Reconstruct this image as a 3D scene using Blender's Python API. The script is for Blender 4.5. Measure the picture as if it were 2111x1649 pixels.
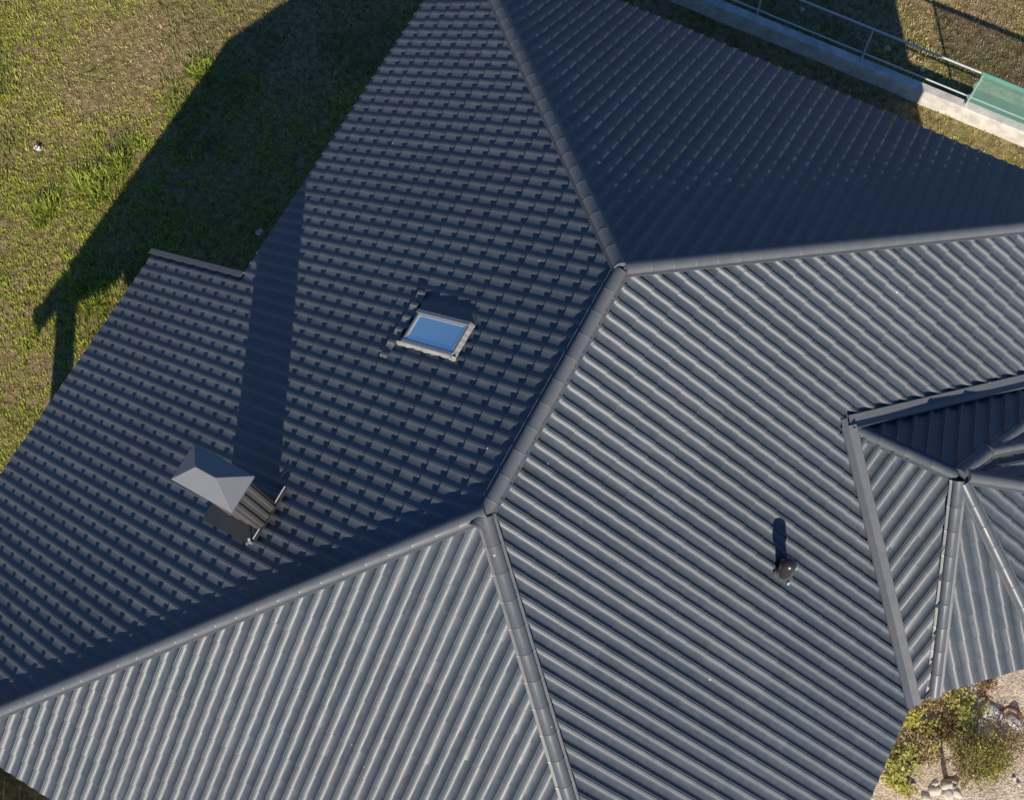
import bpy, bmesh, math, random
import numpy as np
from mathutils import Vector, Matrix, noise

for o in list(bpy.data.objects):
    bpy.data.objects.remove(o, do_unlink=True)
scene = bpy.context.scene
COL = scene.collection
S = 3.1                                   # metres per model unit (length of the main ridge)

# ------------------------------------------------------------------ camera
CAM = np.array([0.64859413, -0.56168715, 3.6930633])
RV = np.array([2.7591, 0.6945, -0.1889])
def rodr(r):
    th = np.linalg.norm(r); k = r / th
    K = np.array([[0, -k[2], k[1]], [k[2], 0, -k[0]], [-k[1], k[0], 0]])
    return np.eye(3) + math.sin(th) * K + (1 - math.cos(th)) * K @ K
RC = rodr(RV)                             # rows: right, down, forward
FPX, PW, PH = 2321.807, 2111, 1649
cam_d = bpy.data.cameras.new('camera')
cam = bpy.data.objects.new('camera', cam_d); COL.objects.link(cam)
cam_d.sensor_width = 36; cam_d.lens = FPX * 36 / PW
cam_d.clip_start = 0.1; cam_d.clip_end = 2000
M = Matrix([[RC[0][i], -RC[1][i], -RC[2][i], CAM[i] * S] for i in range(3)] + [[0, 0, 0, 1]])
cam.matrix_world = M
scene.camera = cam

# ------------------------------------------------------------------ light
SUN = Vector((0.985, -1.55, 1.0)).normalized()     # towards the sun
elev = math.asin(SUN.z)
world = bpy.data.worlds.new('World'); scene.world = world; world.use_nodes = True
nt = world.node_tree
sky = nt.nodes.new('ShaderNodeTexSky'); sky.sky_type = 'NISHITA'; sky.sun_disc = False
sky.sun_elevation = elev; sky.sun_rotation = math.atan2(SUN.x, SUN.y)
sky.air_density = 1.0; sky.dust_density = 0.3; sky.ozone_density = 4.5
tint = nt.nodes.new('ShaderNodeMix'); tint.data_type = 'RGBA'; tint.blend_type = 'MULTIPLY'; tint.inputs['Factor'].default_value = 1
tint.inputs[7].default_value = (.66, .98, 1.32, 1)          # a deep clear autumn sky
nt.links.new(sky.outputs[0], tint.inputs[6]); nt.links.new(tint.outputs[2], nt.nodes['Background'].inputs[0])
nt.nodes['Background'].inputs[1].default_value = 0.056
sd = bpy.data.lights.new('sun', 'SUN'); so = bpy.data.objects.new('sun', sd); COL.objects.link(so)
sd.energy = 5.0; sd.angle = math.radians(0.5); sd.color = (1.0, 0.86, 0.69)
so.rotation_euler = SUN.to_track_quat('Z', 'Y').to_euler()
scene.view_settings.view_transform = 'Standard'; scene.view_settings.look = 'None'
scene.view_settings.exposure = 0.34; scene.view_settings.gamma = 1.0
scene.render.engine = 'CYCLES'
scene.render.resolution_x = 1024; scene.render.resolution_y = 799

# ------------------------------------------------------------------ helpers
ZG = -2.585                               # ground, in model units
def V(x, y, z): return Vector((x * S, y * S, z * S))
def at(px, py, z):                        # where the photograph's point meets the level z (model units -> metres)
    r = RC.T @ np.array([(px - PW / 2) / FPX, (py - PH / 2) / FPX, 1.0])
    p = CAM + r * (z - CAM[2]) / r[2]
    return Vector(p * S)

def tag(o, label=None, cat=None, group=None, kind=None):
    if label: o['label'] = label
    if cat: o['category'] = cat
    if group: o['group'] = group
    if kind: o['kind'] = kind
    return o
def empty(name, loc=(0, 0, 0)):
    o = bpy.data.objects.new(name, None); COL.objects.link(o); o.location = loc
    return o
def link_mesh(name, me, mat, parent=None, smooth=None):
    o = bpy.data.objects.new(name, me); COL.objects.link(o)
    for m in (mat if isinstance(mat, (list, tuple)) else [mat]): me.materials.append(m)
    if smooth is not None:
        me.polygons.foreach_set('use_smooth', [True] * len(me.polygons))
        if smooth < 180: me.set_sharp_from_angle(angle=math.radians(smooth))
    if parent:
        o.parent = parent
        bpy.context.view_layer.update()
        o.matrix_parent_inverse = parent.matrix_world.inverted()
    return o

class MB:
    def __init__(s): s.v = []; s.f = []
    def add(s, vs, fs):
        n = len(s.v); s.v += [tuple(p) for p in vs]; s.f += [tuple(i + n for i in f) for f in fs]
    def box(s, c, ax, ay, az, hx, hy, hz):          # oriented box, axes unit vectors
        vs = [c + ax * (hx * i) + ay * (hy * j) + az * (hz * k) for i in (-1, 1) for j in (-1, 1) for k in (-1, 1)]
        s.add(vs, [(0, 1, 3, 2), (4, 6, 7, 5), (0, 4, 5, 1), (2, 3, 7, 6), (0, 2, 6, 4), (1, 5, 7, 3)])
    def abox(s, lo, hi):
        lo, hi = Vector(lo), Vector(hi)
        s.box((lo + hi) / 2, Vector((1, 0, 0)), Vector((0, 1, 0)), Vector((0, 0, 1)), *((hi - lo) / 2))
    def tube(s, p, q, r, r2=None, n=12, caps=True):
        p, q = Vector(p), Vector(q); d = (q - p).normalized(); a = d.orthogonal().normalized(); b = d.cross(a)
        r2 = r if r2 is None else r2
        vs = [c + (a * math.cos(2 * math.pi * i / n) + b * math.sin(2 * math.pi * i / n)) * rr for c, rr in ((p, r), (q, r2)) for i in range(n)]
        fs = [(i, (i + 1) % n, n + (i + 1) % n, n + i) for i in range(n)]
        if caps: fs += [tuple(range(n))[::-1], tuple(range(n, 2 * n))]
        s.add(vs, fs)
    def lathe(s, base, prof, n=24, axis=Vector((0, 0, 1))):
        a = axis.orthogonal().normalized(); b = axis.cross(a); vs = []
        for r, z in prof:
            vs += [base + axis * z + (a * math.cos(2 * math.pi * i / n) + b * math.sin(2 * math.pi * i / n)) * r for i in range(n)]
        fs = [(k * n + i, k * n + (i + 1) % n, (k + 1) * n + (i + 1) % n, (k + 1) * n + i) for k in range(len(prof) - 1) for i in range(n)]
        fs += [tuple(range(n))[::-1], tuple(range((len(prof) - 1) * n, len(prof) * n))]
        s.add(vs, fs)
    def slab(s, poly, d):                           # polygon extruded by the vector d
        n = len(poly); poly = [Vector(p) for p in poly]
        s.add(poly + [p + d for p in poly], [tuple(range(n)), tuple(range(n, 2 * n))[::-1]] + [(i, n + i, n + (i + 1) % n, (i + 1) % n) for i in range(n)])
    def build(s, name, mat, parent=None, smooth=None, bevel=0):
        me = bpy.data.meshes.new(name); me.from_pydata(s.v, [], s.f)
        bm = bmesh.new(); bm.from_mesh(me); bmesh.ops.recalc_face_normals(bm, faces=bm.faces)
        if bevel: bmesh.ops.bevel(bm, geom=bm.edges[:], offset=bevel, segments=1, affect='EDGES')
        bm.to_mesh(me); bm.free()
        return link_mesh(name, me, mat, parent, smooth)

# ------------------------------------------------------------------ materials
def mat(name, base, rough=0.5, metal=0.0, spec=0.5, var=0.0, vscale=3.0, bump=0.0, bscale=40.0, coat=0.0):
    m = bpy.data.materials.new(name); m.use_nodes = True; t = m.node_tree; b = t.nodes['Principled BSDF']
    b.inputs['Roughness'].default_value = rough; b.inputs['Metallic'].default_value = metal
    b.inputs['Specular IOR Level'].default_value = spec
    b.inputs['Coat Weight'].default_value = coat
    b.inputs['Base Color'].default_value = (*base, 1)
    tc = t.nodes.new('ShaderNodeTexCoord')
    if var:
        n = t.nodes.new('ShaderNodeTexNoise'); n.inputs['Scale'].default_value = vscale; n.inputs['Detail'].default_value = 6
        t.links.new(tc.outputs['Object'], n.inputs['Vector'])
        r = t.nodes.new('ShaderNodeValToRGB')
        r.color_ramp.elements[0].position = .3; r.color_ramp.elements[1].position = .7
        r.color_ramp.elements[0].color = (*[c * (1 - var) for c in base], 1)
        r.color_ramp.elements[1].color = (*[min(1, c * (1 + var)) for c in base], 1)
        t.links.new(n.outputs['Fac'], r.inputs['Fac']); t.links.new(r.outputs['Color'], b.inputs['Base Color'])
    if bump:
        n = t.nodes.new('ShaderNodeTexNoise'); n.inputs['Scale'].default_value = bscale; n.inputs['Detail'].default_value = 5
        t.links.new(tc.outputs['Object'], n.inputs['Vector'])
        bp = t.nodes.new('ShaderNodeBump'); bp.inputs['Strength'].default_value = bump; bp.inputs['Distance'].default_value = 0.02
        t.links.new(n.outputs['Fac'], bp.inputs['Height']); t.links.new(bp.outputs['Normal'], b.inputs['Normal'])
    return m

def roof_metal(name, base, rough):
    """painted sheet metal: faint cloudy tint, dust in patches, scattered pale specks of bird droppings"""
    m = bpy.data.materials.new(name); m.use_nodes = True; t = m.node_tree; b = t.nodes['Principled BSDF']
    L = t.links.new; N = t.nodes.new
    tc = N('ShaderNodeTexCoord')
    n1 = N('ShaderNodeTexNoise'); n1.inputs['Scale'].default_value = 1.1; n1.inputs['Detail'].default_value = 5
    n2 = N('ShaderNodeTexNoise'); n2.inputs['Scale'].default_value = 9; n2.inputs['Detail'].default_value = 6
    for n in (n1, n2): L(tc.outputs['Object'], n.inputs['Vector'])
    r1 = N('ShaderNodeValToRGB'); r1.color_ramp.elements[0].position = .3; r1.color_ramp.elements[1].position = .7
    r1.color_ramp.elements[0].color = (base[0] * .93, base[1] * .98, base[2] * .98, 1)
    r1.color_ramp.elements[1].color = (base[0] * 1.1, base[1] * 1.02, base[2] * 1.03, 1)
    L(n1.outputs['Fac'], r1.inputs['Fac'])
    r2 = N('ShaderNodeMapRange'); r2.inputs['From Min'].default_value = .35; r2.inputs['From Max'].default_value = .75
    r2.inputs['To Min'].default_value = 0; r2.inputs['To Max'].default_value = .16
    L(n2.outputs['Fac'], r2.inputs['Value'])
    mx = N('ShaderNodeMix'); mx.data_type = 'RGBA'
    L(r2.outputs[0], mx.inputs['Factor']); L(r1.outputs['Color'], mx.inputs[6]); mx.inputs[7].default_value = (.2, .2, .19, 1)
    vo = N('ShaderNodeTexVoronoi'); vo.inputs['Scale'].default_value = 3.1; vo.inputs['Randomness'].default_value = 1
    L(tc.outputs['Object'], vo.inputs['Vector'])
    sp = N('ShaderNodeSeparateColor'); L(vo.outputs['Color'], sp.inputs[0])
    rad = N('ShaderNodeMapRange'); rad.inputs['From Min'].default_value = .45; rad.inputs['From Max'].default_value = 1
    rad.inputs['To Min'].default_value = 0; rad.inputs['To Max'].default_value = .050
    L(sp.outputs[0], rad.inputs['Value'])
    lt = N('ShaderNodeMath'); lt.operation = 'LESS_THAN'; L(vo.outputs['Distance'], lt.inputs[0]); L(rad.outputs[0], lt.inputs[1])
    k = N('ShaderNodeMath'); k.operation = 'MULTIPLY'; L(lt.outputs[0], k.inputs[0]); k.inputs[1].default_value = .7
    m2 = N('ShaderNodeMix'); m2.data_type = 'RGBA'
    L(k.outputs[0], m2.inputs['Factor']); L(mx.outputs[2], m2.inputs[6]); m2.inputs[7].default_value = (.5, .5, .48, 1)
    at_ = N('ShaderNodeAttribute'); at_.attribute_name = 'tone'
    tm = N('ShaderNodeMapRange'); tm.inputs['From Min'].default_value = -2; tm.inputs['From Max'].default_value = 2; tm.inputs['To Min'].default_value = 0; tm.inputs['To Max'].default_value = 1
    L(at_.outputs['Fac'], tm.inputs['Value'])
    tr = N('ShaderNodeValToRGB'); tr.color_ramp.elements[0].color = (.78, .79, .81, 1); tr.color_ramp.elements[1].color = (1.24, 1.20, 1.18, 1)
    L(tm.outputs[0], tr.inputs['Fac'])
    m3 = N('ShaderNodeMix'); m3.data_type = 'RGBA'; m3.blend_type = 'MULTIPLY'; m3.inputs['Factor'].default_value = 1
    L(m2.outputs[2], m3.inputs[6]); L(tr.outputs['Color'], m3.inputs[7])
    L(m3.outputs[2], b.inputs['Base Color'])
    b.inputs['Specular Tint'].default_value = (.90, .94, 1, 1)
    rr = N('ShaderNodeMapRange'); rr.inputs['To Min'].default_value = rough - .06; rr.inputs['To Max'].default_value = rough + .1
    L(n2.outputs['Fac'], rr.inputs['Value']); L(rr.outputs[0], b.inputs['Roughness'])
    bp = N('ShaderNodeBump'); bp.inputs['Strength'].default_value = .12; bp.inputs['Distance'].default_value = .01
    n3 = N('ShaderNodeTexNoise'); n3.inputs['Scale'].default_value = 5; n3.inputs['Detail'].default_value = 2
    L(tc.outputs['Object'], n3.inputs['Vector']); L(n3.outputs['Fac'], bp.inputs['Height']); L(bp.outputs['Normal'], b.inputs['Normal'])
    b.inputs['Specular IOR Level'].default_value = .5
    return m

ROOF = roof_metal('roof_metal', (.060, .080, .104), .43)
TRIM = roof_metal('trim_metal', (.095, .112, .130), .38)
DECK = mat('roof_underlay', (.02, .022, .025), .9)
PLASTER = mat('plaster', (.55, .52, .46), .9, var=.1)
PIPE = mat('pipe_metal', (.040, .042, .045), .28, metal=.4)
SHAFT = mat('shaft_metal', (.078, .080, .082), .5, var=.1)
LEAD = mat('pale_flashing', (.33, .34, .335), .5, var=.15, vscale=8)
FRAME = mat('skylight_frame', (.23, .26, .30), .35, var=.05)
STEEL = mat('galvanised_steel', (.58, .60, .62), .4, metal=.3, var=.08)
CONC = mat('concrete', (.54, .54, .52), .9, var=.26, vscale=4, bump=.4, bscale=30)

# ------------------------------------------------------------------ roof geometry (model units)
T = 0.6077                                # tangent of the pitch
WR, WL, WE, YS = 1.70, 1.74, 2.43, 0.615  # half spans, terrace eave, y of the step
NR = Vector((T, 0, 1)).normalized()
P1, P2 = Vector((0, 1, 0)), Vector((0, 0, 0))
def pR(x, y): return Vector((x, y, -T * x))
def pL(x, y): return Vector((x, y, T * x))
def pB(x, y): return Vector((x, y, T * y))
def pT(x, y): return Vector((x, y, -T * (y - 1)))
PITCH = 0.0590                            # rib spacing
HUMP = 0.027; STEP = 0.027                # metres
def hump(f, H=HUMP, ex=2.2, gr=.32):              # wide pan, flanks that steepen towards a crest with a small groove
    a = abs(f - .5)
    if a < .034: return H - gr * H * (1 - a / .034)
    if a < .070: return H
    if a < .40: return H * (1 - (a - .07) / .33) ** ex
    return 0.0
FS = sorted([.5 + s * a for a in (.034, .070, .095, .125, .16, .20, .25, .31, .40) for s in (-1, 1)] + [0, .5])

def tile_face(name, polys, parent, phase=0.0, step=0.0975, sphase=None, label=None, lift=0.0, material=None, smooth=32, H=HUMP, ex=2.2, STEP=STEP, gr=.32):
    """profiled metal roof sheet over one plane; polys are convex pieces (model units) of the same plane"""
    allp = [S * p for poly in polys for p in poly]
    pl = [S * p for p in polys[0]]
    n = (pl[1] - pl[0]).cross(pl[2] - pl[0]).normalized()
    if n.z < 0: n = -n
    up = (Vector((0, 0, 1)) - n * n.z).normalized(); ux = up.cross(n).normalized()   # ux: along the eave
    O = allp[0]
    us = [(p - O).dot(ux) for p in allp]; ss = [(p - O).dot(up) for p in allp]
    pitch = PITCH * S; st = step * S
    ph = phase * pitch
    s_lo, s_hi = min(ss), max(ss)
    if sphase is None: sp = s_lo
    else: sp = s_lo - ((s_lo - sphase * S) % st)
    i0 = math.floor((min(us) - ph) / pitch) - 1; i1 = math.ceil((max(us) - ph) / pitch) + 1
    cols = [(ph + (i + f) * pitch, hump(f, H, ex, gr)) for i in range(i0, i1) for f in FS]
    k1 = math.ceil((s_hi - sp) / st)
    rows = []
    for k in range(k1):
        rows += [(sp + k * st, 0.0, k > 0), (sp + k * st + .002, STEP * .80, True), (sp + k * st + .007, STEP * (1 - .007 / st), True), (sp + k * st + .016, STEP * (1 - .016 / st), True), (sp + k * st + st * .5, STEP * .5, True)]
    rows.append((sp + k1 * st, 0.0, True))
    rows = [r for r in rows if r[2]]
    U = np.array([c[0] for c in cols]); Hh = np.array([c[1] for c in cols])
    R = np.array([r[0] for r in rows]); Z = np.array([r[1] for r in rows])
    Oa, ua, sa, na = (np.array(v) for v in (O, ux, up, n))
    rng = np.random.default_rng(len(name) + int(abs(us[0]) * 10))
    P = Oa + U[None, :, None] * ua + R[:, None, None] * sa + (Hh[None, :, None] + Z[:, None, None] + lift) * na
    nr, nc = len(R), len(U)
    jr = (np.arange(nr) + 1) // 5; jc = np.arange(nc) // len(FS)          # sheets never sit perfectly: each tile a millimetre up or down
    jit = rng.normal(0, .0011, (jr.max() + 2, jc.max() + 2))
    tilt = rng.normal(0, .0016, (jr.max() + 2, jc.max() + 2))
    P = P + ((jit[jr[:, None], jc[None, :]] + tilt[jr[:, None], jc[None, :]] * (Z[:, None] / STEP))[:, :, None]) * na
    idx = np.arange(nr * nc).reshape(nr, nc)
    F = np.stack([idx[:-1, :-1], idx[:-1, 1:], idx[1:, 1:], idx[1:, :-1]], -1).reshape(-1, 4)
    me0 = bpy.data.meshes.new('tmp'); me0.from_pydata(P.reshape(-1, 3).tolist(), [], F.tolist())
    # paint batches: each sheet (six ribs wide, several courses) and each tile differs a little in tone
    nF = len(FS); rpc = 5
    ci = (np.arange(nc - 1) // nF); ri = ((np.arange(nr - 1) + 1) // rpc)
    tl = rng.normal(0, 1, (ri.max() + 1, ci.max() + 1)); sh = rng.normal(0, 1, (ri.max() // 7 + 1, ci.max() // 6 + 1))
    tone = tl[ri[:, None], ci[None, :]] * .35 + sh[ri[:, None] // 7, ci[None, :] // 6] * .5 + rng.normal(0, .35, nc - 1)[None, :] * 0 + rng.normal(0, .3, ci.max() + 1)[ci][None, :]
    fa = me0.attributes.new('tone', 'FLOAT', 'FACE'); fa.data.foreach_set('value', tone.ravel().astype(np.float32))
    out = bmesh.new()
    tmp = bpy.data.meshes.new('tmp2')
    for poly in polys:
        bm = bmesh.new(); bm.from_mesh(me0)
        pts = [S * p for p in poly]; c = sum(pts, Vector()) / len(pts)
        for a, b in zip(pts, pts[1:] + pts[:1]):
            e = b - a; pn = Vector((e.y, -e.x, 0)).normalized()
            if pn.dot(c - a) > 0: pn = -pn
            bmesh.ops.bisect_plane(bm, geom=bm.verts[:] + bm.edges[:] + bm.faces[:], plane_co=a, plane_no=pn, clear_outer=True, dist=1e-6)
        bm.to_mesh(tmp); bm.free()
        out.from_mesh(tmp)
    bmesh.ops.remove_doubles(out, verts=out.verts[:], dist=1e-4)
    me = bpy.data.meshes.new(name); out.to_mesh(me); out.free()
    bpy.data.meshes.remove(me0); bpy.data.meshes.remove(tmp)
    o = link_mesh(name, me, material or ROOF, parent, smooth)
    if label: o['label'] = label
    return o

def phase_for(origin, ux_world, coord):   # rib centre through a given coordinate along the eave axis
    return (((coord - origin) / PITCH) * ux_world - .5) % 1.0

house = empty('house', V(0, 0, ZG))
tag(house, 'house with dark blue-grey metal tile hip roof, chimney and skylight', 'house')

# wing (polygonal bay) geometry
YA, BX = 1.065, 0.978
ZA = -BX * T
B = Vector((BX, YA, ZA)); A = Vector((1.425, 1.060, ZA + .037))   # its ridge rises a little towards the front
ZB = -1.006
W0 = Vector((1.757, .352, ZB)); W1 = Vector((2.10, .685, ZB))
W2 = Vector((2.10, 1.43, ZB)); W3 = Vector((1.757, 1.762, ZB))
HB, HN = YA - W0.y, W3.y - YA
V2E = pR(WR, .290); V1E = pR(WR, 1.845)

right_polys = [[P2, pR(WR, -WR), V2E, B, pR(YA - 1, YA), P1],
               [pR(YA - 1, YA), B, V1E, pR(WR, 1 + WR)]]
left_polys = [[pL(0, YS), P1, pL(-WL, 1 + WL), pL(-WL, YS)],
              [P2, pL(0, YS), pL(-WE, YS), pL(-WE, -1.53), pL(-1.70, -1.70)]]
bot_polys = [[P2, pB(-1.70, -1.70), pB(1.70, -1.70)]]
top_polys = [[P1, pT(1.74, 2.74), pT(-1.74, 2.74)]]
wing_polys = [[V2E, B, A, W0], [A, W1, W0], [A, W2, W1], [A, W3, W2], [A, B, V1E, W3]]

tile_face('roof_slope', right_polys, house, phase=((.5503 - .010) / PITCH - .5) % 1, step=.0975, sphase=-(.8707 + .0) * 1.1702, H=.036, STEP=.022)
tile_face('roof_slope', left_polys, house, phase=(.5 - .25) % 1, step=.1044, sphase=None, label='roof slope in grazing light with step in its eave', H=.020, ex=1.55, STEP=.028, gr=.2)
tile_face('roof_slope', bot_polys, house, phase=0.05, step=.0945, H=.032, ex=1.75, STEP=.024, gr=.16)
tile_face('roof_slope', top_polys, house, phase=0.3, step=.0975, label='roof slope lying in full shade', H=.026, ex=1.35, STEP=.038, gr=.0)
for i, w in enumerate(wing_polys):
    tile_face('bay_roof_slope', [w], house, phase=.2 * i, step=.0975, H=.030, ex=2.0, STEP=(.022, .02, .022, .012, .008)[i])

mb = MB()
for poly in right_polys + left_polys + bot_polys + top_polys + wing_polys:
    p = [S * v - Vector((0, 0, .035)) for v in poly]
    c = sum(p, Vector()) / len(p)
    p = [c + (q - c) * .985 for q in p]
    mb.slab(p, Vector((0, 0, -.10)))
mb.build('roof_deck', DECK, house)

# soffit and fascia boards
mb = MB()
for a, b in [(pR(WR, -1.70), V2E), (pR(-1.70, -1.70).xy.to_3d(), None)][:1] + [(pB(-1.70, -1.70), pB(1.70, -1.70)), (pL(-WL, YS), pL(-WL, 1 + WL)), (pL(-WE, -1.53), pL(-WE, YS)), (pT(-1.74, 2.74), pT(1.74, 2.74)), (V1E, pR(WR, 2.70)), (V2E, W0), (W0, W1), (W1, W2), (W2, W3), (W3, V1E)]:
    a, b = S * a, S * b
    e = (b - a).normalized(); outn = Vector((e.y, -e.x, 0))
    c = (a + b) / 2
    if outn.dot(c - Vector((.5 * S, .7 * S, c.z))) < 0: outn = -outn
    m = c - outn * .05 + Vector((0, 0, -.14))
    mb.box(m, e, outn, Vector((0, 0, 1)), (b - a).length / 2 - .03, .012, .10)
mb.build('fascia', TRIM, house)

# verge trims: the step of the left slope, and the terrace roof's south edge
def verge(a, b, inward, nrm, w=.085):
    a, b = S * a, S * b; e = (b - a).normalized(); mb = MB()
    side = nrm.cross(e).normalized()
    if side.dot(inward) < 0: side = -side
    c = (a + b) / 2
    hl = (b - a).length / 2
    mb.box(c + side * (w / 2 - .03) + nrm * .058, e, side, nrm, hl, w / 2, .004)
    mb.box(c - side * .033 + nrm * (-.03), e, side, nrm, hl, .004, .085)
    mb.build('verge_trim', TRIM, house)
NL = Vector((-T, 0, 1)).normalized()
verge(pL(-WE - .01, YS), pL(-WL + .02, YS), Vector((0, -1, 0)), NL)
verge(pL(-WE - .01, -1.53), pL(-1.72, -1.70), Vector((0, 1, 0)), NL)

# ridge and hip caps
def cap(name, a, b, n1, n2, r=.074, seg=.30, fl=.032, start=0.0, lift=.064, label=None, tip=False):
    a, b = S * a, S * b; d = (b - a).normalized(); Ln = (b - a).length
    up = (n1 + n2); up = (up - d * up.dot(d)).normalized(); side = d.cross(up).normalized()
    w = r + fl
    k = max(abs(n1.dot(side)) / n1.dot(up), abs(n2.dot(side)) / n2.dot(up))
    zf = -w * k + lift
    prof = [(-w, zf - .012), (-w, zf), (-r - .004, zf + .004)]
    na = 14
    for i in range(na + 1):
        th = math.pi * (1 - i / na); prof.append((r * math.cos(th), zf + .004 + (r * .86) * math.sin(th)))
    prof += [(r + .004, zf + .004), (w, zf), (w, zf - .012)]
    mid = (len(prof) - 1) / 2
    rows = []; s = start
    nseg = max(1, round((Ln - start) / seg)); sl = (Ln - start) / nseg
    for i in range(nseg):
        s0 = start + i * sl
        rows += [(s0 - .007, .0015), (s0 - .004, .0035), (s0 + .003, .0035), (s0 + .006, .0), (s0 + .02, .0), (s0 + sl - .013, .0)]
    rows[0] = (start - .02, .004)
    vs = []; fs = []; n = len(prof)
    for s, g in rows:
        for x, z in prof:
            cx, cz = x, z - zf
            q = math.hypot(cx, cz) or 1
            vs.append(a + d * s + side * (x + cx / q * g) + up * (z + max(cz, 0) / q * g))
    for i in range(len(rows) - 1):
        for j in range(n - 1): fs.append((i * n + j, i * n + j + 1, (i + 1) * n + j + 1, (i + 1) * n + j))
    fs.append(tuple(range(n))); 
    mb = MB(); mb.add(vs, fs)
    last = (len(rows) - 1) * n
    if tip:                                            # pointed closing piece at the eave
        e = len(vs); t1 = a + d * (Ln + .065) + up * (zf - .02)
        mb.add([vs[last + j] for j in range(n)] + [t1], [(j, j + 1, n) for j in range(n - 1)])
    else:
        mb.add([vs[last + j] for j in range(n)], [tuple(range(n))])
    o = mb.build(name, TRIM, house, 35)
    if label: o['label'] = label
    return o
nRv, nLv = NR, NL
nBv = Vector((0, -T, 1)).normalized(); nTv = Vector((0, T, 1)).normalized()
cap('ridge_cap', P2 + Vector((0, -.05, 0)), P1, nRv, nLv, start=.0)
cap('hip_cap', P1, pT(-1.73, 2.73), nTv, nLv, start=.03, label='hip cap between the shaded slope and the grazing slope')
cap('hip_cap', P1, pT(1.70, 2.70), nTv, nRv, start=.05, label='sunlit hip cap running to the right edge')
cap('hip_cap', P2, pB(-1.70, -1.70), nBv, nLv, start=-.02, label='sunlit hip cap running to the lower left')
cap('hip_cap', P2, pB(1.70, -1.70), nBv, nRv, start=.05, label='hip cap with a dark flank running down to the bottom edge')
# bay: face normals
def fn(p):
    n = (p[1] - p[0]).cross(p[2] - p[0]).normalized()
    return n if n.z > 0 else -n
wn = [fn(w) for w in wing_polys]
cap('bay_ridge_cap', B + Vector((.03, 0, 0)), A, wn[0], wn[4], r=.062, start=.0, lift=.056)
cap('bay_hip_cap', A, W0, wn[0], wn[1], r=.066, start=.06, tip=True)
cap('bay_hip_cap', A, W1, wn[1], wn[2], r=.066, start=.10, tip=True)
cap('bay_hip_cap', A, W2, wn[2], wn[3], r=.066, start=.12, tip=True)
cap('bay_hip_cap', A, W3, wn[3], wn[4], r=.068, start=.03, lift=.045, tip=True)
q0 = A + (W3 - A) * .26
q1 = A + (W2 + (W3 - W2) * .62 - A) * .98
cap('bay_hip_cap', q0, q1, wn[3], wn[3], r=.05, start=.0, label='short narrow hip cap branching off a wider one')

# valley flashings: two sheet strips meeting in the valley
def valley(a, b, n1, n2, w=.092, mitre=None):
    a, b = S * a, S * b; d = (b - a).normalized(); mb = MB()
    base_up = (n1 + n2).normalized()
    lift = base_up * .066
    for n, other in ((n1, n2), (n2, n1)):
        s = n.cross(d).normalized()
        if s.z < 0: s = -s                              # away from the valley is uphill
        p0, p1 = a + lift, b + lift
        poly = [p0, p1, p1 + s * w, p0 + s * w]
        mb.slab(poly, n * .003)
        lip = [p0 + s * w, p1 + s * w, p1 + s * (w + .004), p0 + s * (w + .004)]
        mb.slab(lip, n * -.022)
    if mitre is not None:                               # corner piece joining the two upper strips
        s1 = n1.cross(d).normalized(); s1 = s1 if s1.z > 0 else -s1
        d2 = (S * mitre - a).normalized(); s2 = n1.cross(d2).normalized(); s2 = s2 if s2.z > 0 else -s2
        p0 = a + lift
        mb.slab([p0, p0 + s1 * w, p0 + (s1 + s2) * (w / (1 + s1.dot(s2))), p0 + s2 * w], n1 * .004)
    return mb.build('valley_flashing', TRIM, house)
valley(B + Vector((.0, 0, 0)), V2E + (V2E - B) * .005, nRv, wn[0], mitre=V1E)
valley(B + Vector((.0, 0, 0)), V1E, nRv, wn[4])

# walls under the roof
mb = MB()
ins = .12
def prism(poly, z0, z1):
    mb.slab([V(x, y, z0) for x, y in poly], Vector((0, 0, (z1 - z0) * S)))
prism([(-1.60, -1.50), (1.55, -1.50), (1.55, 2.58), (-1.60, 2.58)], ZG - .1, -1.13)
mb.build('wall', PLASTER, house)
mb = MB(); ins = .15
cx = A.x
prism([(1.545, YA - HB + ins), (cx + .28, YA - HB + ins), (cx + .54, YA - .34), (cx + .54, YA + .34), (cx + .28, YA + HN - ins), (1.545, YA + HN - ins)], ZG - .1, -1.10)
mb.build('bay_wall', PLASTER, house)
mb = MB(); prism([(-2.30, -1.50), (-2.205, -1.50), (-2.205, -1.405), (-2.30, -1.405)], ZG - .1, -1.405); mb.build('terrace_pillar', PLASTER, house)

# ------------------------------------------------------------------ chimney
Zv = Vector((0, 0, 1)); X = Vector((1, 0, 0)); Y = Vector((0, 1, 0))
x0, x1, y0, y1 = -1.015, -.806, -.385, -.275
zc = -.075
mb = MB()
# profiled sheet shaft: vertical ribs on every side
def ribbed(a, b, nrib, dep):
    pts = []; e = b - a; o = Vector((e.y, -e.x)).normalized()
    for i in range(nrib):
        for f, h in ((0, 0), (.3, 0), (.42, 1), (.72, 1), (.86, 0)):
            pts.append(a + e * ((i + f) / nrib) + o * dep * h)
    return pts
C4 = [Vector((x * S, y * S)) for x, y in ((x0, y0), (x1, y0), (x1, y1), (x0, y1))]
ring = []
for i, nr_ in enumerate((4, 3, 4, 3)): ring += ribbed(C4[i], C4[(i + 1) % 4], nr_, .016)
n = len(ring); zt = zc * S - .01
vs = [Vector((p.x, p.y, T * p.x + .01)) for p in ring] + [Vector((p.x, p.y, zt)) for p in ring]
mb.add(vs, [(i, (i + 1) % n, n + (i + 1) % n, n + i) for i in range(n)] + [tuple(range(n, 2 * n))])
chim = mb.build('chimney', SHAFT, house)
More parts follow.
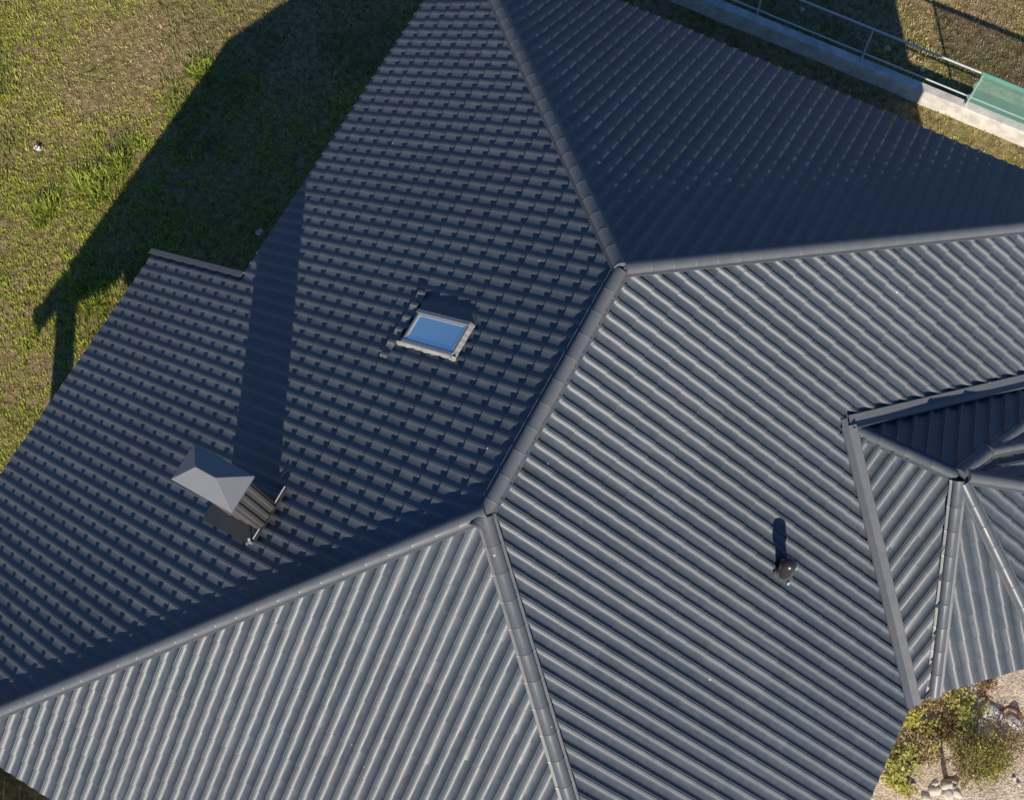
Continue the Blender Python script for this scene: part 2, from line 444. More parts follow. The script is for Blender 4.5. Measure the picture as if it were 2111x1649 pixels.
# hip-roofed cap
mb = MB()
cx0, cx1, cy0, cy1 = -1.046, -.790, -.401, -.253
ym = (cy0 + cy1) / 2; hw = (cy1 - cy0) / 2; hz = hw * .78
e4 = [V(cx0, cy0, zc), V(cx1, cy0, zc), V(cx1, cy1, zc), V(cx0, cy1, zc)]
r2 = [V(cx0 + hw * 1.05, ym, zc + hz), V(cx1 - hw * 1.3, ym, zc + hz)]
e4b = [p - Zv * .035 for p in e4]
inn = [V(cx0 + .02, cy0 + .02, zc) - Zv * .03, V(cx1 - .02, cy0 + .02, zc) - Zv * .03, V(cx1 - .02, cy1 - .02, zc) - Zv * .03, V(cx0 + .02, cy1 - .02, zc) - Zv * .03]
mb.add(e4 + r2 + e4b + inn, [(0, 1, 5, 4), (1, 2, 5), (2, 3, 4, 5), (3, 0, 4), (0, 1, 7, 6), (1, 2, 8, 7), (2, 3, 9, 8), (3, 0, 6, 9), (6, 7, 11, 10), (7, 8, 12, 11), (8, 9, 13, 12), (9, 6, 10, 13), (10, 11, 12, 13)])
mb.build('chimney_cap', mat('cap_metal', (.16, .175, .20), .4, var=.06), chim, bevel=.004)
# flat flashing around the foot, above the rib tops
ux, us = Vector((0, 1, 0)), Vector((1, 0, T)).normalized()
def onL(x, y, h): return S * pL(x, y) + NL * h
mb = MB()
def sheet(xa, xb, ya, yb, h, th=.004):
    mb.slab([onL(xa, ya, h), onL(xb, ya, h), onL(xb, yb, h), onL(xa, yb, h)], NL * th)
sheet(x0 - .075, x1 + .0, y0 - .07, y0, .055)
sheet(x0 - .075, x0, y0, y1 + .03, .0555)
sheet(x0, x1 + .01, y1, y1 + .03, .055)
sheet(x1, x1 + .022, y0 - .055, y1 + .08, .060)
mb.build('chimney_flashing', mat('flashing_dark', (.06, .062, .066), .5, var=.1), chim)
mb = MB()
mb.tube(onL(x1 + .012, y0 - .045, .085), onL(x1 + .010, y1 + .075, .085), .008)
mb.build('lit_flashing_lip', STEEL, chim)  # pale steel colour stands for the sunlight caught along the flashing edge
mb = MB()
pb = onL(x1 + .005, y0 - .062, .085)
for i in range(3):
    a = i * 2.2
    mb.box(pb + Vector((math.cos(a) * .02, math.sin(a) * .02, .004 * i)), Vector((math.cos(a), math.sin(a), .3)).normalized(), Vector((-math.sin(a), math.cos(a), .0)), Vector((-.28 * math.cos(a), -.28 * math.sin(a), .95)).normalized(), .026, .014, .003)
mb.build('foil_seal', mat('foil', (.55, .56, .56), .35, metal=.5), chim)

# ------------------------------------------------------------------ skylight
sx0, sx1, sy0, sy1 = -.680, -.430, .500, .648
def onS(u, v, h): return onL(sx0 + (sx1 - sx0) * u, sy0 + (sy1 - sy0) * v, h)
uS = us; vS = Vector((0, 1, 0)); Lu = (onS(1, 0, 0) - onS(0, 0, 0)).length; Lv = (sy1 - sy0) * S
mb = MB()
fw = .032; top = .086
def sbox(u0, u1, v0, v1, h0, h1, m=None):              # metres inside the frame rectangle
    o = onS(0, 0, 0)
    c = o + uS * ((u0 + u1) / 2) + vS * ((v0 + v1) / 2) + NL * ((h0 + h1) / 2)
    (m or mb).box(c, uS, vS, NL, (u1 - u0) / 2, (v1 - v0) / 2, (h1 - h0) / 2)
sbox(0, Lu, 0, fw * 1.5, .0, top); sbox(0, Lu, Lv - fw * 1.3, Lv, .0, top)
sbox(0, fw, fw * 1.5, Lv - fw * 1.3, .0, top - .004); sbox(Lu - fw, Lu, fw * 1.5, Lv - fw * 1.3, .0, top - .004)
sky_o = mb.build('skylight', FRAME, house, bevel=.006)
mb = MB()
sbox(fw, Lu - fw, fw * 1.5, Lv - fw * 1.3, .061, .068)
glass = bpy.data.materials.new('coated_glass'); glass.use_nodes = True
gb = glass.node_tree.nodes['Principled BSDF']; gb.inputs['Base Color'].default_value = (.52, .58, .62, 1); gb.inputs['Metallic'].default_value = .85; gb.inputs['Roughness'].default_value = .06
mb.build('glass_pane', glass, sky_o)
mb = MB()                                              # slim glazing bead with light edge
g0, g1, h0, h1 = fw, Lu - fw, fw * 1.5, Lv - fw * 1.3
for a in ((g0, g0 + .016, h0, h1), (g1 - .016, g1, h0, h1), (g0 + .016, g1 - .016, h0, h0 + .014), (g0 + .016, g1 - .016, h1 - .02, h1)):
    sbox(*a, .069, .080)
mb.build('glazing_bead', mat('bead', (.40, .44, .48), .35), sky_o)
mb = MB()                                              # hood over the long rail farther from the sun
sbox(-.02, Lu + .01, Lv - fw * 1.2, Lv + .012, top + .001, top + .014)
mb.build('cover_rail', mat('rail_blue', (.15, .18, .22), .35), sky_o, bevel=.004)
mb = MB()                                              # pale pleated collar round the frame
o = onS(0, 0, 0)
def Q(u, v, h): return o + uS * u + vS * v + NL * h
nseg = 22
def skirt(p, q, out, wd):
    a = []; b = []
    for i in range(nseg + 1):
        f = i / nseg; m = p + (q - p) * f
        wv = .008 * math.sin(i * 1.9) + .006 * math.sin(i * .7)
        a.append(m + NL * .084); b.append(m + out * (wd + wv) + NL * (.046 + wv * .6))
    mb.add(a + b, [(i, i + 1, nseg + 2 + i, nseg + 1 + i) for i in range(nseg)])
skirt(Q(-.07, -.002, 0), Q(Lu + .07, -.002, 0), -vS, .032)
skirt(Q(Lu + .002, -.05, 0), Q(Lu + .002, Lv + .01, 0), uS, .048)
mb.build('collar_flashing', LEAD, sky_o, 60)
# apron lying on the ribs below the frame and beside it, follows the tile profile
ap = tile_face('apron_flashing', [[pL(sx0 - .072, sy0 - .08), pL(sx0 - .035, sy0 - .08), pL(sx0 - .035, sy1 + .09), pL(sx0 - .072, sy1 + .09)]], sky_o, phase=.25, step=.1044, lift=.022, material=mat('dull_lead', (.125, .145, .155), .55, var=.2, vscale=9), smooth=60)
mb = MB()
sbox(-.05, Lu + .03, Lv + .012, Lv + .14, .046, .050)
mb.build('head_flashing', ROOF, sky_o)

# ------------------------------------------------------------------ vent pipe
mb = MB()
pb = S * pR(.997, .428)
mb.lathe(pb + Zv * .02, [(.10, -.06), (.10, .05), (.085, .10), (.075, .12), (.073, .38)], 28)
vp = mb.build('vent_pipe', PIPE, house, 35)
mb = MB()
mb.lathe(pb + Zv * .34, [(.078, .0), (.088, .012), (.090, .09), (.088, .12), (.077, .15), (.054, .175), (.025, .188), (.004, .19)], 28)
mb.build('vent_cap', PIPE, vp, 35)
mb = MB()
uR = Vector((1, 0, -T)).normalized()
mb.box(pb + NR * .052, uR, Y, NR, .125, .115, .006); mb.build('vent_collar', mat('collar', (.09, .09, .095), .3), vp, bevel=.004)
for sgn in (-1, 1):
    mb = MB(); mb.box(pb + NR * .068 + uR * (.10) + Y * (.10 * sgn), uR, Y, NR, .016, .016, .010)
    mb.build('collar_clip', STEEL, vp)

# ------------------------------------------------------------------ ground
def nz(x, y, s, o=0.0): return noise.noise(Vector((x * s + o, y * s - o, o)))
def ground_z(x, y):
    return ZG * S + .05 * nz(x, y, .45) + .02 * nz(x, y, 1.7, 5.)
def grid_ground(x0, x1, y0, y1, st):
    xs = np.arange(x0, x1 + st / 2, st); ys = np.arange(y0, y1 + st / 2, st)
    vs = [(x, y, ground_z(x, y)) for y in ys for x in xs]; nx = len(xs)
    fs = [(j * nx + i, j * nx + i + 1, (j + 1) * nx + i + 1, (j + 1) * nx + i) for j in range(len(ys) - 1) for i in range(nx - 1)]
    return vs, fs, xs, ys
gx0, gx1, gy0, gy1 = -21, 15, -15, 22
vs, fs, xs, ys = grid_ground(gx0, gx1, gy0, gy1, .25)
# skirt out to the horizon
nv = len(vs); R_ = 600
ring_in = [(i, 0) for i in range(len(xs))] + [(len(xs) - 1, j) for j in range(1, len(ys))] + [(i, len(ys) - 1) for i in range(len(xs) - 2, -1, -1)] + [(0, j) for j in range(len(ys) - 2, 0, -1)]
for i, j in ring_in:
    x, y = xs[i], ys[j]; dx, dy = x - (-3), y - 3; k = R_ / max(abs(dx), abs(dy))
    vs.append((-3 + dx * k, 3 + dy * k, ZG * S))
nr_ = len(ring_in)
for q in range(nr_):
    a = ring_in[q][1] * len(xs) + ring_in[q][0]; b2 = ring_in[(q + 1) % nr_]; b = b2[1] * len(xs) + b2[0]
    fs.append((a, nv + q, nv + (q + 1) % nr_, b))
me = bpy.data.meshes.new('ground'); me.from_pydata(vs, [], fs)
gm = bpy.data.materials.new('earth'); gm.use_nodes = True; t = gm.node_tree; b = t.nodes['Principled BSDF']; b.inputs['Roughness'].default_value = .95; b.inputs['Specular IOR Level'].default_value = .15
L = t.links.new; N = t.nodes.new
tc = N('ShaderNodeTexCoord')
def nnoise(sc, det=8, rough=.6):
    n = N('ShaderNodeTexNoise'); n.inputs['Scale'].default_value = sc; n.inputs['Detail'].default_value = det; n.inputs['Roughness'].default_value = rough
    L(tc.outputs['Object'], n.inputs['Vector']); return n
n1 = nnoise(.5); n2 = nnoise(7); n3 = nnoise(30)
r1 = N('ShaderNodeValToRGB'); e = r1.color_ramp.elements
e[0].position = .36; e[0].color = (.36, .26, .18, 1); e[1].position = .62; e[1].color = (.24, .24, .09, 1)
L(n1.outputs['Fac'], r1.inputs['Fac'])
r2 = N('ShaderNodeValToRGB'); e = r2.color_ramp.elements
e[0].position = .33; e[0].color = (.38, .35, .31, 1); e[1].position = .68; e[1].color = (1.25, 1.22, 1.15, 1)
L(n2.outputs['Fac'], r2.inputs['Fac'])
mul = N('ShaderNodeMix'); mul.data_type = 'RGBA'; mul.blend_type = 'MULTIPLY'; mul.inputs['Factor'].default_value = 1
L(r1.outputs['Color'], mul.inputs[6]); L(r2.outputs['Color'], mul.inputs[7])
# sandy yard on the south-east side
sp = N('ShaderNodeSeparateXYZ'); L(tc.outputs['Object'], sp.inputs[0])
dst = N('ShaderNodeMath'); dst.operation = 'MULTIPLY_ADD'; L(sp.outputs['Y'], dst.inputs[0]); dst.inputs[1].default_value = -.8; L(sp.outputs['X'], dst.inputs[2])
ds2 = N('ShaderNodeMath'); ds2.operation = 'MULTIPLY_ADD'; L(n1.outputs['Fac'], ds2.inputs[0]); ds2.inputs[1].default_value = 3.0; L(dst.outputs[0], ds2.inputs[2])
mr = N('ShaderNodeMapRange'); mr.inputs['From Min'].default_value = 1.5; mr.inputs['From Max'].default_value = 3.5; L(ds2.outputs[0], mr.inputs['Value'])
r3 = N('ShaderNodeValToRGB'); e = r3.color_ramp.elements
e[0].position = .3; e[0].color = (.50, .41, .32, 1); e[1].position = .62; e[1].color = (.72, .64, .53, 1)
n4 = nnoise(3.0); L(n4.outputs['Fac'], r3.inputs['Fac'])
r5 = N('ShaderNodeValToRGB'); e = r5.color_ramp.elements
e[0].position = .36; e[0].color = (.55, .52, .48, 1); e[1].position = .6; e[1].color = (1.1, 1.1, 1.1, 1); L(n3.outputs['Fac'], r5.inputs['Fac'])
mul2 = N('ShaderNodeMix'); mul2.data_type = 'RGBA'; mul2.blend_type = 'MULTIPLY'; mul2.inputs['Factor'].default_value = 1
L(r3.outputs['Color'], mul2.inputs[6]); L(r5.outputs['Color'], mul2.inputs[7])
mx = N('ShaderNodeMix'); mx.data_type = 'RGBA'; L(mr.outputs[0], mx.inputs['Factor']); L(mul.outputs[2], mx.inputs[6]); L(mul2.outputs[2], mx.inputs[7])
L(mx.outputs[2], b.inputs['Base Color'])
bp = N('ShaderNodeBump'); bp.inputs['Strength'].default_value = .8; bp.inputs['Distance'].default_value = .04
ad = N('ShaderNodeMath'); ad.operation = 'ADD'; L(n2.outputs['Fac'], ad.inputs[0]); L(n3.outputs['Fac'], ad.inputs[1])
L(ad.outputs[0], bp.inputs['Height']); L(bp.outputs['Normal'], b.inputs['Normal'])
g = link_mesh('ground', me, gm, None, 180); tag(g, kind='structure')

# ------------------------------------------------------------------ grass
rnd = random.Random(4)
def in_frame(p, m=60):
    q = RC @ (np.array(p) / S - CAM)
    u, v = PW / 2 + FPX * q[0] / q[2], PH / 2 + FPX * q[1] / q[2]
    return -m < u < PW + m and -m < v < PH + m
def under_house(x, y):
    x /= S; y /= S
    return (-1.62 < x < 1.57 and -1.52 < y < 2.6)
def grass_mat(name):
    m = bpy.data.materials.new(name); m.use_nodes = True; t = m.node_tree; b = t.nodes['Principled BSDF']
    b.inputs['Roughness'].default_value = .7; b.inputs['Specular IOR Level'].default_value = .2
    N = t.nodes.new; L = t.links.new
    a = N('ShaderNodeAttribute'); a.attribute_name = 'tint'; L(a.outputs['Color'], b.inputs['Base Color'])
    tr = N('ShaderNodeBsdfTranslucent'); L(a.outputs['Color'], tr.inputs['Color'])
    mixs = N('ShaderNodeMixShader'); mixs.inputs[0].default_value = .3
    L(b.outputs[0], mixs.inputs[1]); L(tr.outputs[0], mixs.inputs[2]); L(mixs.outputs[0], t.nodes['Material Output'].inputs['Surface'])
    return m
GRASS = grass_mat('grass_blades')
def blades(name, spots, mat_, seed):
    """spots: (x, y, z, height, spread, n, (r,g,b))"""
    rng = random.Random(seed); vs = []; fs = []; cols = []
    for x, y, z, h, sp_, n, c in spots:
        for i in range(n):
            a = rng.uniform(0, 2 * math.pi); r = sp_ * math.sqrt(rng.random()); bx, by = x + r * math.cos(a), y + r * math.sin(a)
            l = rng.uniform(.3, 1.1); a2 = a + rng.uniform(-1.2, 1.2); hh = h * rng.uniform(.55, 1.2); w = rng.uniform(.004, .009) * (1 + h * 2)
            dx, dy = math.cos(a2), math.sin(a2); px, py = -dy * w, dx * w
            k = len(vs)
            vs += [(bx - px, by - py, z - .01), (bx + px, by + py, z - .01),
                   (bx + dx * l * hh * .45 + px * .8, by + dy * l * hh * .45 + py * .8, z + hh * .62), (bx + dx * l * hh * .45 - px * .8, by + dy * l * hh * .45 - py * .8, z + hh * .62),
                   (bx + dx * l * hh, by + dy * l * hh, z + hh * rng.uniform(.7, 1.0))]
            fs += [(k, k + 1, k + 2, k + 3), (k + 3, k + 2, k + 4)]
            f = rng.uniform(.7, 1.3); cc = (c[0] * f, c[1] * f * rng.uniform(.92, 1.08), c[2] * f, 1)
            cols += [cc] * 5
    me = bpy.data.meshes.new(name); me.from_pydata(vs, [], fs)
    at_ = me.color_attributes.new('tint', 'FLOAT_COLOR', 'POINT')
    at_.data.foreach_set('color', np.array(cols, dtype=np.float32).ravel())
    return link_mesh(name, me, mat_)
GREEN = (.40, .47, .075); OLIVE = (.52, .52, .13); TAN = (.62, .52, .32); DRY = (.50, .37, .25); DEEP = (.15, .22, .045)
def mixc(a, b, f): return tuple(x + (y - x) * f for x, y in zip(a, b))
spots = []
wall_y = 3.95 * S
for i in range(62000):
    x = rnd.uniform(-17, 5); y = rnd.uniform(-4, 18)
    if under_house(x, y) or x / S > 1.5: continue
    if not in_frame((x, y, ZG * S), 40): continue
    # only where the eaves do not hide the ground from everywhere near
    patch = nz(x, y, .33, 11.) + .5 * nz(x, y, .9, 3.)
    dryness = .27 + 1.15 * nz(x, y, .36, 7.) + .5 * nz(x, y, 1.3, 2.) + .75 * min(1, max(0, (y - 5.5) / 3.5)) * (1 if x < -6 else 0) - (.3 if x / S < -2.4 and y / S < 1.5 else 0)
    if y > wall_y - 1.2 and x > -3: dryness += .62 if y < wall_y else .85
    d = min(1, max(0, dryness + rnd.uniform(-.25, .25)))
    if wall_y - 1.4 < y < wall_y + .1 and x > -5:
        if rnd.random() < .72: continue
    if d > .75 and rnd.random() < .25: continue
    c = mixc(GREEN, OLIVE, d * 2) if d < .5 else mixc(OLIVE, mixc(TAN, DRY, rnd.random()), d * 2 - 1)
    if patch > .28: c = mixc(c, DEEP, .55)
    h = (.03 + .06 * rnd.random()) * (1.35 if patch > .2 else .85) * (.75 if d > .6 else 1)
    spots.append((x, y, ground_z(x, y), h, rnd.uniform(.06, .15), rnd.randint(7, 11), c))
tag(blades('grass', spots, GRASS, 1), kind='stuff', label='patchy green and dry tan grass round the house')

# ------------------------------------------------------------------ retaining wall and railing
YW0, YW1, ZW = 3.955, 4.012, -2.448
mb = MB(); mb.abox(V(-4.2, YW0, ZG - .1), V(3.4, YW1, ZW))
w = mb.build('concrete_wall', CONC, None, bevel=.008)
tag(w, 'low pale concrete wall with steel railing on its top', 'wall')
px_ = [-3.3, -2.6, -1.9, -1.18, -.464, .246, .935, 1.64, 2.33, 3.04]
yr = 3.985; ztop = -2.135; zlow = -2.385
rail = empty('railing', V(.2, yr, ZW)); tag(rail, 'pale galvanised two-rail pipe railing on low concrete wall', 'railing')
for x in px_:
    mb = MB(); mb.tube(V(x, yr, ZW), V(x, yr, ztop), .021); mb.tube(V(x, yr, ZW), V(x, yr, ZW) + Zv * .012, .05)
    mb.build('post', STEEL, rail, 40)
mb = MB(); mb.tube(V(-3.4, yr + .004, ztop), V(3.1, yr + .004, ztop), .021); mb.build('top_rail', STEEL, rail, 40)
mb = MB(); mb.tube(V(-3.4, yr + .012, zlow), V(3.1, yr + .012, zlow), .017); mb.build('lower_rail', STEEL, rail, 40)
# board fence added south of the terrace corner to shade the ground there
fn_ = empty('shade_fence', V(-2.2, -2.26, ZG)); tag(fn_, 'added dark board fence shading the ground by the lower left roof corner', 'fence')
FW = mat('shade_fence_wood', (.10, .075, .05), .8, var=.25, vscale=6)
for k in range(17):
    x = -3.1 + k * .105
    mb = MB(); mb.abox(V(x, -2.27, ZG + .01), V(x + .10, -2.262, ZG + .46 + .004 * (k % 3))); mb.build('board', FW, fn_, bevel=.003)
for z in (.10, .38):
    mb = MB(); mb.abox(V(-3.12, -2.262, ZG + z), V(-1.3, -2.245, ZG + z + .025)); mb.build('rail', FW, fn_)
# green netting wrapped over the railing
nx, nzv = 60, 14
vs = []; xs_ = np.linspace(.925, 2.9, nx)
for i, x in enumerate(xs_):
    for j in range(nzv):
        f = j / (nzv - 1)
        z = (ztop + .012) + (zlow - .045 - ztop) * f + (.01 * math.sin(i * .8) * f)
        dy = -.012 - .012 * math.sin(f * math.pi) * (1 + .6 * math.sin(i * .55 + j * .4)) 
        vs.append(tuple(V(x + (.012 * math.sin(j * 1.1) if i == 0 else 0), yr + dy, z)))
fs = [(i * nzv + j, (i + 1) * nzv + j, (i + 1) * nzv + j + 1, i * nzv + j + 1) for i in range(nx - 1) for j in range(nzv - 1)]
me = bpy.data.meshes.new('netting'); me.from_pydata(vs, [], fs)
nm = mat('green_netting', (.36, .72, .62), .45, var=.08, vscale=4)
_t = nm.node_tree; _tr = _t.nodes.new('ShaderNodeBsdfTransparent'); _tl = _t.nodes.new('ShaderNodeBsdfTranslucent'); _tl.inputs['Color'].default_value = (.38, .78, .66, 1)
_a = _t.nodes.new('ShaderNodeMixShader'); _a.inputs[0].default_value = .45; _b = _t.nodes.new('ShaderNodeMixShader'); _b.inputs[0].default_value = .55
_t.links.new(_t.nodes['Principled BSDF'].outputs[0], _a.inputs[1]); _t.links.new(_tl.outputs[0], _a.inputs[2])
_t.links.new(_a.outputs[0], _b.inputs[1]); _t.links.new(_tr.outputs[0], _b.inputs[2]); _t.links.new(_b.outputs[0], _t.nodes['Material Output'].inputs['Surface'])
net = link_mesh('netting', me, nm, None, 180)
mb = MB(); mb.tube(V(.925, yr + .004, ztop), V(2.9, yr + .004, ztop), .036)
mb.build('folded_hem', mat('green_hem', (.11, .30, .24), .6, var=.12, vscale=6), net)
tag(net, 'green plastic netting sheet stretched over the pipe railing', 'netting')

# ------------------------------------------------------------------ stones, weeds and scraps on the sandy side
def rock(name, loc, r, sq, seed, m, label, group):
    bm = bmesh.new(); bmesh.ops.create_icosphere(bm, subdivisions=3, radius=r)
    for v in bm.verts:
        k = 1 + .28 * noise.noise(v.co / r * 1.1 + Vector((seed * 7.1, 0, 0))) + .08 * noise.noise(v.co / r * 3 + Vector((seed, 3, 0)))
        v.co = Vector((v.co.x * k * sq[0], v.co.y * k * sq[1], v.co.z * k * sq[2]))
    me = bpy.data.meshes.new(name); bm.to_mesh(me); bm.free()
    o = link_mesh(name, me, m, None, 180); o.location = loc + Vector((0, 0, r * sq[2] * .35)); o.rotation_euler.z = seed
    return tag(o, label, 'stone', group)
STONE = mat('pale_stone', (.55, .52, .47), .85, var=.18, vscale=9, bump=.5, bscale=25)
def cr5(X_, Y_): return at(1760 + X_ / 5.707, 1360 + Y_ / 5.707, ZG)
for i, (X_, Y_, r, sq, lab) in enumerate([
    (960, 1455, .10, (1.2, .8, .6), 'small white stone at the top of the stone cluster'),
    (950, 1540, .15, (.9, 1.3, .6), 'tall white stone on the left of the stone cluster'),
    (850, 1625, .14, (1.1, .9, .6), 'pale stone below the dark hollow at the cluster edge'),
    (1100, 1480, .15, (1.2, .9, .6), 'rounded pinkish grey stone in the stone cluster'),
    (1110, 1585, .16, (1.2, .95, .6), 'biggest grey-white stone in the stone cluster'),
    (1205, 1562, .14, (1.3, .8, .6), 'oval white stone on the right of the stone cluster'),
    (1178, 1500, .09, (1.1, .9, .6), 'little white stone wedged between larger ones'),
    (1615, 610, .26, (.9, 1.3, .35), 'large flat white rock on the sand by the weeds'),
    (1880, 730, .19, (1.3, .9, .6), 'single rounded cream stone beside a curved rusty scrap'),
    (1540, 770, .05, (1, 1, .7), 'tiny white pebble below the large flat rock'),
    (1890, 1390, .06, (1, 1, .7), 'tiny white pebble on bare sand near the right edge'),
    (1945, 1460, .07, (1.2, .8, .7), 'white pebble lowest on the sand at the right edge')]):
    rock('stone', cr5(X_, Y_), r * .52, sq, i + 1, STONE, lab, 'stones on the sandy ground')
# curved rusty scrap above the cream stone
mb = MB(); c0 = cr5(1840, 660)
pts = [c0 + Vector((math.cos(a) * .15, math.sin(a) * .13, .03 + .05 * math.sin(a * 2))) for a in np.linspace(.2, 3.3, 12)]
for p, q in zip(pts, pts[1:]): mb.tube(p, q, .028, n=8)
tag(mb.build('bark_strip', mat('rusty', (.16, .07, .035), .9, var=.3, vscale=12), None, 60), 'curved rusty brown strip lying on sand above a cream stone', 'scrap')
# pale stick
mb = MB(); a_, b_ = cr5(515, 850), cr5(655, 1030)
mb.tube(a_ + Zv * .05, a_.lerp(b_, .5) + Zv * .07 + X * .01, .022, .019, n=8); mb.tube(a_.lerp(b_, .5) + Zv * .07 + X * .01, b_ + Zv * .05, .019, .012, n=8)
tag(mb.build('stick', mat('bleached_wood', (.5, .42, .3), .8, var=.2, vscale=20), None, 60), 'bleached wooden stick on the ground beside the eave', 'stick')
# stake whose long shadow falls across the weeds
mb = MB(); c0 = cr5(1085, 1390)
mb.box(c0 + Zv * .25, X, Y, Zv, .032, .032, .27); mb.box(c0 + Zv * .525, X, Y, Zv, .042, .042, .01)
tag(mb.build('stake', mat('dark_wood', (.06, .045, .035), .8, var=.2, vscale=20), None, bevel=.004), 'short square dark wooden stake standing above white stones', 'stake')

def leaf_mat(name):
    return grass_mat(name)
LEAFM = grass_mat('leaf')
def plant(name, loc, rad, h, nleaf, lsize, c1, c2, label, cat='plant', group=None, seed=1, narrow=.45, flat=.5):
    rng = random.Random(seed); vs = []; fs = []; cols = []
    stems = MB(); nst = max(4, int(nleaf / 25)); sts = []
    for i in range(nst):
        a = rng.uniform(0, 2 * math.pi); r = rad * math.sqrt(rng.random()) * .9; hh = h * rng.uniform(.5, 1.0) * (1 - .45 * (r / rad) ** 2)
        b0 = Vector((.004 * math.cos(a), .004 * math.sin(a), -.02)); t0 = Vector((r * math.cos(a), r * math.sin(a), hh))
        sts.append((b0, t0)); stems.tube(b0, t0, .008, .004, n=5)
    for i in range(nleaf):
        b0, t0 = rng.choice(sts); p = b0.lerp(t0, rng.uniform(.35, 1.02)) + Vector((rng.gauss(0, 1), rng.gauss(0, 1), rng.gauss(0, .5))) * rad * .14
        a = rng.uniform(0, 2 * math.pi); l = lsize * rng.uniform(.6, 1.3); d = Vector((math.cos(a), math.sin(a), rng.uniform(-.6, .5) * (1 - flat) * 2)).normalized()
        sd_ = d.cross(Zv).normalized() + Vector((0, 0, rng.uniform(-.5, .5))); sd_.normalize(); w = l * narrow
        m = p + d * l * .5 + Vector((0, 0, l * .12)); k = len(vs)
        vs += [p, p + d * l * .35 + sd_ * w * .5, m + sd_ * w * .4, p + d * l, m - sd_ * w * .4, p + d * l * .35 - sd_ * w * .5]
        fs += [(k, k + 1, k + 2, k + 3), (k, k + 3, k + 4, k + 5)]
        f = rng.uniform(.7, 1.3); c = mixc(c1, c2, rng.random()); cols += [(c[0] * f, c[1] * f, c[2] * f, 1)] * 6
    me = bpy.data.meshes.new(name); me.from_pydata([tuple(v) for v in vs], [], fs)
    at_ = me.color_attributes.new('tint', 'FLOAT_COLOR', 'POINT'); at_.data.foreach_set('color', np.array(cols, dtype=np.float32).ravel())
    root = empty(name, loc); tag(root, label, cat, group)
    o = bpy.data.objects.new('foliage', me); COL.objects.link(o); me.materials.append(LEAFM); o.parent = root
    st = stems.build('stem', STEM, None); st.parent = root
    return root
STEM = mat('stem', (.13, .10, .05), .8)
LIME, LIME2, BROWN, RUST, KHAKI, DKG = (.34, .35, .08), (.48, .47, .2), (.42, .33, .21), (.30, .16, .09), (.48, .41, .22), (.20, .18, .07)
WG = 'weeds by the sandy yard'
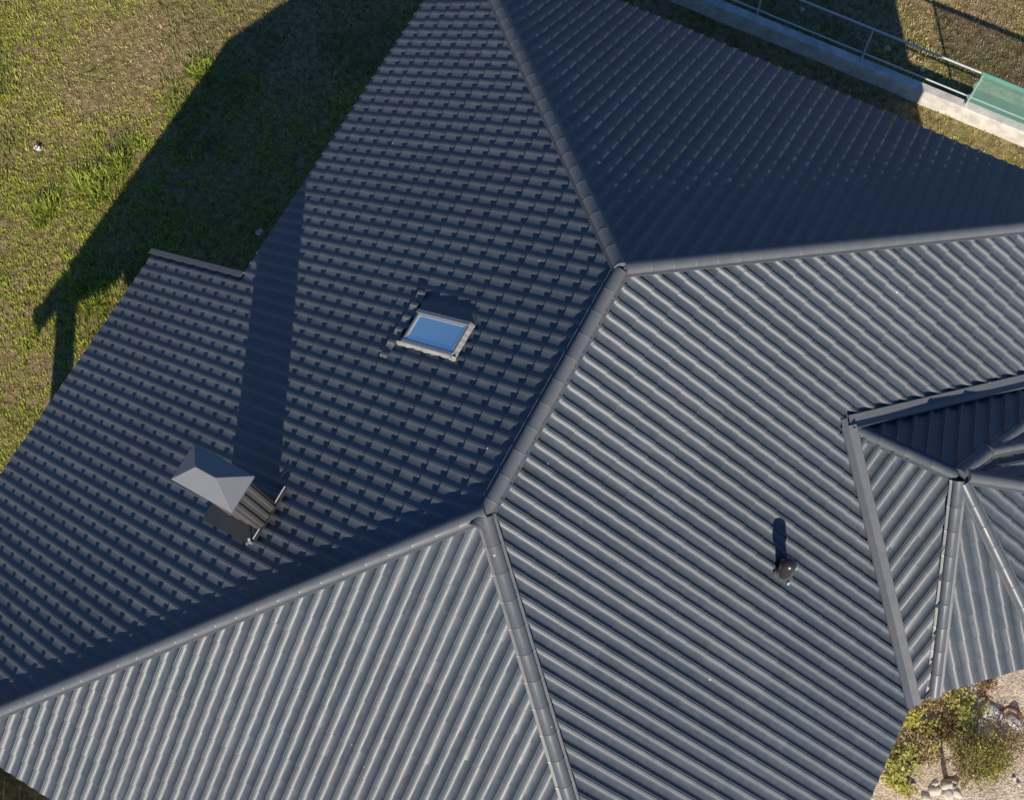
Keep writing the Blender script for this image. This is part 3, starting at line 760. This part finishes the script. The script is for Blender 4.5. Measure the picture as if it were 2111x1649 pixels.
for i, (X_, Y_, r, h, n_, ls, c1, c2, nar, lab) in enumerate([
    (530, 1180, .34, .30, 420, .075, LIME, LIME2, .7, 'bright lime green leafy weed beside the lower eave corner'),
    (500, 1390, .28, .20, 240, .07, LIME, OLIVE, .7, 'lime green weed lowest along the eave, above pale sand'),
    (520, 1040, .16, .25, 120, .06, DKG, LIME, .7, 'dark green leafy weed touching the eave by the stick'),
    (1330, 610, .36, .22, 380, .075, LIME, LIME2, .8, 'broad lime green weed beside the large flat white rock'),
    (1190, 400, .34, .25, 330, .06, OLIVE, BROWN, .5, 'olive and brown mixed weed right below the bay eave'),
    (1550, 310, .22, .22, 130, .07, RUST, BROWN, .35, 'reddish brown withered weed at the bay eave'),
    (1530, 430, .16, .15, 80, .06, RUST, KHAKI, .35, 'small rusty weed above the large flat rock'),
    (690, 700, .24, .22, 200, .065, LIME, OLIVE, .6, 'green and straw weed under the pointed valley end'),
    (800, 560, .22, .2, 160, .06, KHAKI, BROWN, .4, 'pale straw coloured weed nearest the valley end'),
    (740, 900, .34, .2, 330, .085, BROWN, KHAKI, .3, 'withered brown weed beside the bleached stick'),
    (730, 1090, .28, .18, 230, .085, BROWN, KHAKI, .3, 'withered brown weed between lime plants and dark stake'),
    (900, 780, .2, .22, 150, .06, LIME, DKG, .6, 'small dark and lime weed left of the stake shadow'),
    (1030, 830, .2, .3, 150, .06, DKG, RUST, .5, 'dark brown-green weed at the tip of the stake shadow'),
    (1250, 1080, .40, .65, 620, .05, KHAKI, DKG, .3, 'feathery olive bush right of the stake shadow'),
    (1470, 1130, .46, .75, 800, .05, DKG, OLIVE, .3, 'darkest feathery bush in the middle of the sandy yard'),
    (1610, 1260, .34, .45, 420, .05, (.13, .15, .03), OLIVE, .3, 'mossy green feathery bush nearest the right edge'),
    (1350, 1350, .32, .3, 330, .05, DKG, KHAKI, .35, 'grey-green low bush above the right of the stones'),
    (1620, 950, .44, .3, 380, .06, KHAKI, BROWN, .25, 'dry khaki grass clump below the large flat rock'),
    (1850, 1000, .44, .25, 300, .06, KHAKI, BROWN, .25, 'dry khaki grass clump at the right edge of the yard'),
    (1000, 520, .26, .14, 200, .06, BROWN, RUST, .4, 'flat brown leafy weed just under the pointed hip end'),
    (1110, 700, .26, .16, 200, .06, BROWN, KHAKI, .4, 'faded brown weed between hip end and olive bush'),
    (890, 950, .26, .16, 220, .07, BROWN, OLIVE, .4, 'brown and olive weed left of the dark stake shadow'),
    (860, 1130, .22, .12, 150, .06, BROWN, KHAKI, .4, 'thin brown weed just left of the dark stake'),
    (640, 1480, .2, .12, 120, .06, KHAKI, OLIVE, .5, 'sparse straw weed on pale sand at the bottom edge'),
    (1230, 880, .3, .25, 230, .06, KHAKI, OLIVE, .3, 'olive straw clump between stake shadow and flat rock')]):
    plant('weed_plant', cr5(X_, Y_), r, h, int(n_ * 1.3), ls, c1, c2, lab, 'plant', WG, seed=i + 3, narrow=nar)

# scraps and clumps on the lawn
mb = MB(); c0 = at(79, 310, ZG)
for i in range(5):
    a = i * 1.25
    mb.box(c0 + Vector((math.cos(a) * .03, math.sin(a) * .02, .04 + .012 * i)), Vector((math.cos(a), math.sin(a), .3)).normalized(), Vector((-math.sin(a), math.cos(a), 0)), Vector((-.29 * math.cos(a), -.29 * math.sin(a), .95)).normalized(), .05 - .008 * i, .022, .004)
tag(mb.build('paper_scrap', mat('white_paper', (.75, .76, .78), .8, var=.05)), 'crumpled white paper scrap on the sunlit lawn', 'litter')
rock('stone', at(535, 480, ZG), .065, (1, 1.2, .6), 31, STONE, 'pale rounded object on shaded grass peeking past the left eave', None)  # rock shape standing in for a pale object half hidden by the eave
rock('stone', at(1653, 22, ZG), .06, (1.1, .9, .6), 33, STONE, 'pale stone on shaded ground behind the railing near the top', None)
rock('stone', at(1829, 101, ZG), .06, (1, 1, .6), 35, STONE, 'pale stone in shade behind the railing beside the right post', None)
rock('stone', at(1901, 145, ZG), .05, (1.2, 1, .6), 37, STONE, 'white stone at the shadow edge behind the railing', None)
for i, (px, py, r, h, lab) in enumerate([(215, 395, .5, .42, 'tall green grass tussock where the lawn shadow edge bends'),
                                         (190, 600, .55, .42, 'lush green grass tussock between two lawn shadows'),
                                         (250, 345, .4, .3, 'green grass tussock half in the roof shadow'),
                                         (415, 150, .35, .28, 'yellow-green grass tussock high along the shadow edge'),
                                         (95, 440, .4, .3, 'dark green grass tussock alone on the sunny lawn')]):
    p = at(px, py, ZG)
    sp_ = [(p.x + rnd.gauss(0, r * .4), p.y + rnd.gauss(0, r * .4), ground_z(p.x, p.y), h * rnd.uniform(.35, .7), .12, 16, mixc(GREEN, (.22, .28, .05), rnd.random())) for _ in range(26)]
    o = blades('grass_tussock', sp_, GRASS, 50 + i)
    tag(o, lab, 'grass', 'grass tussocks on the lawn')
